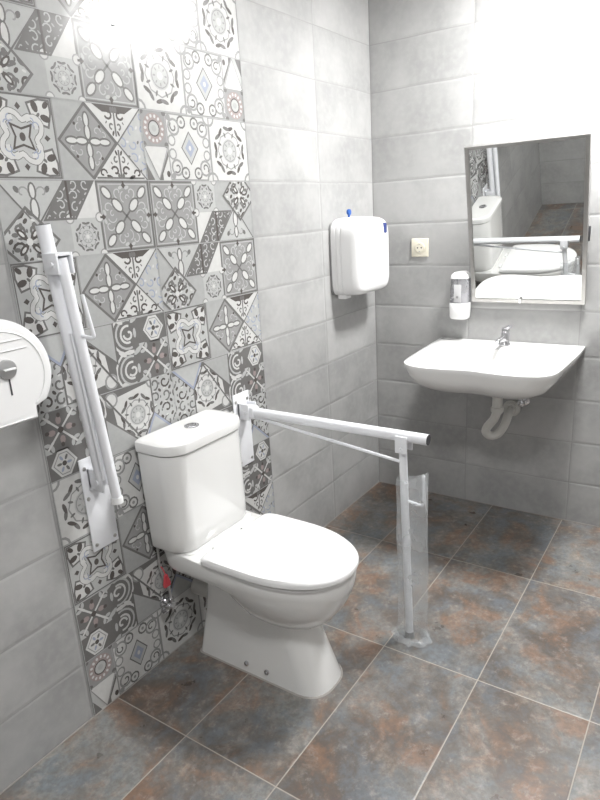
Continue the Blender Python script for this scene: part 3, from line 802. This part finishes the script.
MB().box((-.004, sy0-.030, sz0+.02), (-.0001, sy0+.030, sz0+.20), .001).build('wall_bracket', M['abs'], sd)
MB().box((-.0868, sy0-.019, sz0+.084), (-.0845, sy0+.016, sz0+.165), .001).build('label_strip', M['label'], sd)
MB().disc((-.0868, sy0-.001, sz0+.108), (-1, 0, 0), .006, .0015, 12).build('sight_hole', M['grey'], sd)

# ------------------------------------------------------------------ tilted mirror
MY0, MY1 = -1.011, -.523; mz0 = 1.038; ML = .678; TILT = radians(12)
mir = thing('wall_mirror', (-.012, (MY0+MY1)/2, mz0), 'steel-framed rectangular mirror tilted forward above the washbasin', 'mirror')
def mp(u, v, w):   # u along wall (0..1 left to right), v up (m), w out from the glass (m)
    y = MY1+(MY0-MY1)*u
    n = Vector((-cos(TILT), 0, -sin(TILT))); up = Vector((-sin(TILT), 0, cos(TILT)))
    return Vector((-.022, y, mz0))+up*v+n*w
def mbox(mb, u0, u1, v0, v1, w0, w1):
    P = [mp(u, v, w) for w in (w0, w1) for v in (v0, v1) for u in (u0, u1)]
    mb.add(P, [(0, 1, 3, 2), (4, 6, 7, 5), (0, 4, 5, 1), (2, 3, 7, 6), (0, 2, 6, 4), (1, 5, 7, 3)], False)
fw = .016/.488
fr = MB()
mbox(fr, 0, fw, 0, ML, -.012, .010); mbox(fr, 1-fw, 1, 0, ML, -.012, .010)
mbox(fr, fw, 1-fw, 0, .016, -.012, .010); mbox(fr, fw, 1-fw, ML-.012, ML, -.012, .010)
mbox(fr, fw*.5, 1-fw*.5, .006, ML-.006, -.012, -.004)
fr.build('frame', M['steel'], mir)
gl = MB(); mbox(gl, fw, 1-fw, .016, ML-.012, -.003, .0045); gl.build('mirror_glass', M['mirror'], mir)
hd = MB(); mbox(hd, .44, .46, .002, .022, .010, .018); hd.build('clip', M['brightsteel'], mir)
for yy in (MY0+.06, MY1-.06):
    t = mp(0, ML*.62, -.013)
    MB().tube([(-.0005, yy, t.z-.04), (t.x+.0, yy, t.z)], .006, 8).build('tilt_arm', M['steel'], mir)
for yy in (MY0+.015, MY1-.015):
    MB().box((-.030, yy-.012, mz0+.005), (-.0005, yy+.012, mz0+.05), .002).build('wall_hinge', M['steel'], mir)
MB().box((-.06, MY0-.004, 1.30), (-.045, MY0+.008, 1.36), .002).build('tilt_lock', M['dark'], mir)

# ------------------------------------------------------------------ washbasin
BY = -.692
half = [(-.0015, .329), (-.12, .332), (-.25, .330), (-.38, .326), (-.47, .322), (-.525, .310), (-.560, .282), (-.582, .240), (-.592, .18), (-.588, .11), (-.577, .045), (-.574, 0)]
outline = [Vector((x, BY+y)) for x, y in half]+[Vector((x, BY-y)) for x, y in half[-2::-1]]
outline = [Vector((p.x, p.y-.018*min(1, max(0, (p.y-BY)/.3))*min(1, -p.x/.5))) for p in outline]
outline = [Vector((p[0], p[1])) for p in smooth_path([(p.x, p.y, 0) for p in outline], 6)]
bc = Vector((-.30, BY))
def ray(a):
    d = Vector((cos(a), sin(a))); best = None
    n = len(outline)
    for i in range(n):
        p = outline[i]; q = outline[(i+1) % n]; e = q-p
        den = d.x*e.y-d.y*e.x
        if abs(den) < 1e-9: continue
        w = p-bc; t = (w.x*e.y-w.y*e.x)/den; s_ = (w.x*d.y-w.y*d.x)/den
        if t > 0 and -1e-6 <= s_ <= 1+1e-6 and (best is None or t > best): best = t
    return best
angs = set(2*pi*k/88 for k in range(88))
for c in (outline[0], outline[-1]): angs.add(atan2(c.y-bc.y, c.x-bc.x) % (2*pi))
angs = sorted(angs); OUT = [bc+Vector((cos(a), sin(a)))*ray(a) for a in angs]
def bring(z, sy, sxx, zf=0):
    return [((max(p.x*sxx, -9)), BY+(p.y-BY)*sy, z+zf*(p.x/-.58)) for p in OUT]
def iring(z, ax, ay, cx=-.345, e=2.5, mixo=0.):
    o = []
    for a_, p in zip(angs, OUT):
        c, s_ = cos(a_), sin(a_)
        v = Vector((cx+ax*math.copysign(abs(c)**(2/e), c), BY+ay*math.copysign(abs(s_)**(2/e), s_)))
        v = v.lerp(p, mixo); o.append((v.x, v.y, z))
    return o
sink = thing('washbasin', (0, BY, .70), 'wide white wall-hung washbasin under the mirror', 'washbasin')
rg = [bring(.698, .24, .50), bring(.701, .42, .62), bring(.713, .60, .76), bring(.735, .76, .875), bring(.764, .875, .945), bring(.80, .95, .98), bring(.828, .985, .993), bring(.842, 1., 1.), bring(.8485, .997, .998), bring(.8515, .985, .99)]
rg += [iring(.8520, .215, .27, -.33, 3., .55), iring(.8505, .205, .262, -.335, 3., .2), iring(.845, .19, .25, e=2.8), iring(.82, .175, .235, e=2.7), iring(.78, .155, .205, e=2.5), iring(.75, .11, .15, e=2.2), iring(.742, .05, .07, e=2), iring(.740, .02, .02, e=2)]
MB().loft(rg).build('basin', M['ceramic'], sink)
MB().disc((-.345, BY, .7405), (0, 0, 1), .024, .003, 20, .001).build('drain', M['chrome'], sink)
MB().tube([(-.001, BY-.20, .76), (-.015, BY-.20, .76)], .012, 10).build('fixing_bolt', M['steel'], sink)

tx, ty = -.085, BY-.005
tap = thing('tap', (tx, ty, .852), 'small chrome mixer tap on the rear ledge of the washbasin', 'tap')
MB().disc((tx, ty, .8525), (0, 0, 1), .024, .008, 24, .002).tube([(tx, ty, .86), (tx, ty, .875), (tx, ty, .905), (tx, ty, .915)], [.020, .0175, .0185, .014], 20).build('body', M['chrome'], tap)
MB().tube(smooth_path([(tx-.005, ty, .880), (tx-.05, ty+.002, .889), (tx-.09, ty+.004, .886), (tx-.108, ty+.005, .874)]), .0105, 14).build('spout', M['chrome'], tap)
MB().disc((tx, ty, .915), (0, 0, 1), .018, .016, 20, .005).tube([(tx, ty, .925), (tx-.012, ty-.014, .936), (tx-.030, ty-.030, .943)], [.010, .009, .008], 12).build('lever', M['chrome'], tap)

# trap
tp = thing('sink_trap', (0, BY-.03, .53), 'white plastic drain trap curving from under the washbasin to the wall', 'drain pipe')
px, py = -.205, BY-.016
MB().tube([(px, py, .6985), (px, py, .66)], .030, 22).tube([(px, py, .66), (px, py, .565)], .0225, 20).build('tailpiece', M['pvc'], tp)
MB().tube(smooth_path([(px, py, .575), (px-.002, py+.012, .535), (px, py+.040, .495), (px+.006, py+.050, .465), (px+.022, py+.034, .443), (px+.040, py+.004, .452), (px+.058, py-.018, .490), (px+.090, py-.022, .522), (px+.14, py-.014, .530), (-.001, py-.010, .530)], 6), .0195, 20).build('bend', M['pvc'], tp)
MB().disc((-.0005, py-.010, .530), (-1, 0, 0), .040, .012, 28, .004).disc((-.012, py-.010, .530), (-1, 0, 0), .031, .022, 24, .003).build('wall_flange', M['pvc'], tp)
MB().disc((px, py, .572), (0, 0, 1), .029, .022, 10, .003).build('nut', M['pvc'], tp)
av = thing('angle_valve', (0, BY-.10, .60), 'small chrome angle valve on the wall just right of the drain trap', 'valve')
ay_, az_ = BY-.082, .575
MB().disc((-.0005, ay_, az_), (-1, 0, 0), .026, .006, 20, .002).tube([(-.006, ay_, az_), (-.05, ay_, az_)], .010, 12).tube([(-.035, ay_, az_-.008), (-.035, ay_, az_+.035)], .008, 12).build('body', M['chrome'], av)
MB().disc((-.05, ay_, az_), (-1, 0, 0), .016, .016, 8, .003).build('handle', M['chrome'], av)
MB().tube(smooth_path([(-.035, ay_, az_+.03), (-.038, ay_+.01, az_+.06), (-.05, ay_+.03, az_+.085)]), .005, 8).build('hose', M['hose'], av)

# ------------------------------------------------------------------ ceiling light and an added fill light
def lamp(x, y, r, mat, label):
    t = thing('ceiling_or_fill_light', (x, y, H), label, 'ceiling light', 'round ceiling lights')
    MB().disc((x, y, H-.0005), (0, 0, -1), r+.02, .035, 48, .006).build('housing', M['abs'], t)
    MB().disc((x, y, H-.0358), (0, 0, -1), r, .012, 48, .004).build('diffuser', mat, t)
lamp(-.42, -1.08, .19, M['lamp'], 'round ceiling light above the washbasin end of the room')
lamp(-2.45, -1.35, .19, M['fill_lamp'], 'added unseen fill light above the camera end of the room')  # added out of view to brighten the left side, built like the real lamp

# ------------------------------------------------------------------ world, camera, view
w = bpy.data.worlds.new('World'); S.world = w; w.use_nodes = True
w.node_tree.nodes['Background'].inputs[0].default_value = (.8, .85, .9, 1); w.node_tree.nodes['Background'].inputs[1].default_value = .3
cam = bpy.data.cameras.new('camera'); co = bpy.data.objects.new('camera', cam); COL.objects.link(co)
cam.sensor_fit = 'VERTICAL'; cam.sensor_height = 24; cam.lens = 618.8445/800*24; cam.clip_start = .02
def Rz(a): return Matrix.Rotation(a, 3, 'Z')
co.matrix_world = Matrix.Translation(Vector((-2.87803, -1.49104, 1.47806))) @ (Rz(-0.96286) @ Matrix.Rotation(1.27813, 3, 'X') @ Rz(-0.06091)).to_4x4()
S.camera = co
S.view_settings.view_transform = 'Standard'; S.view_settings.look = 'None'; S.view_settings.gamma = 1
S.view_settings.use_curve_mapping = False
S.view_settings.exposure = 2.18
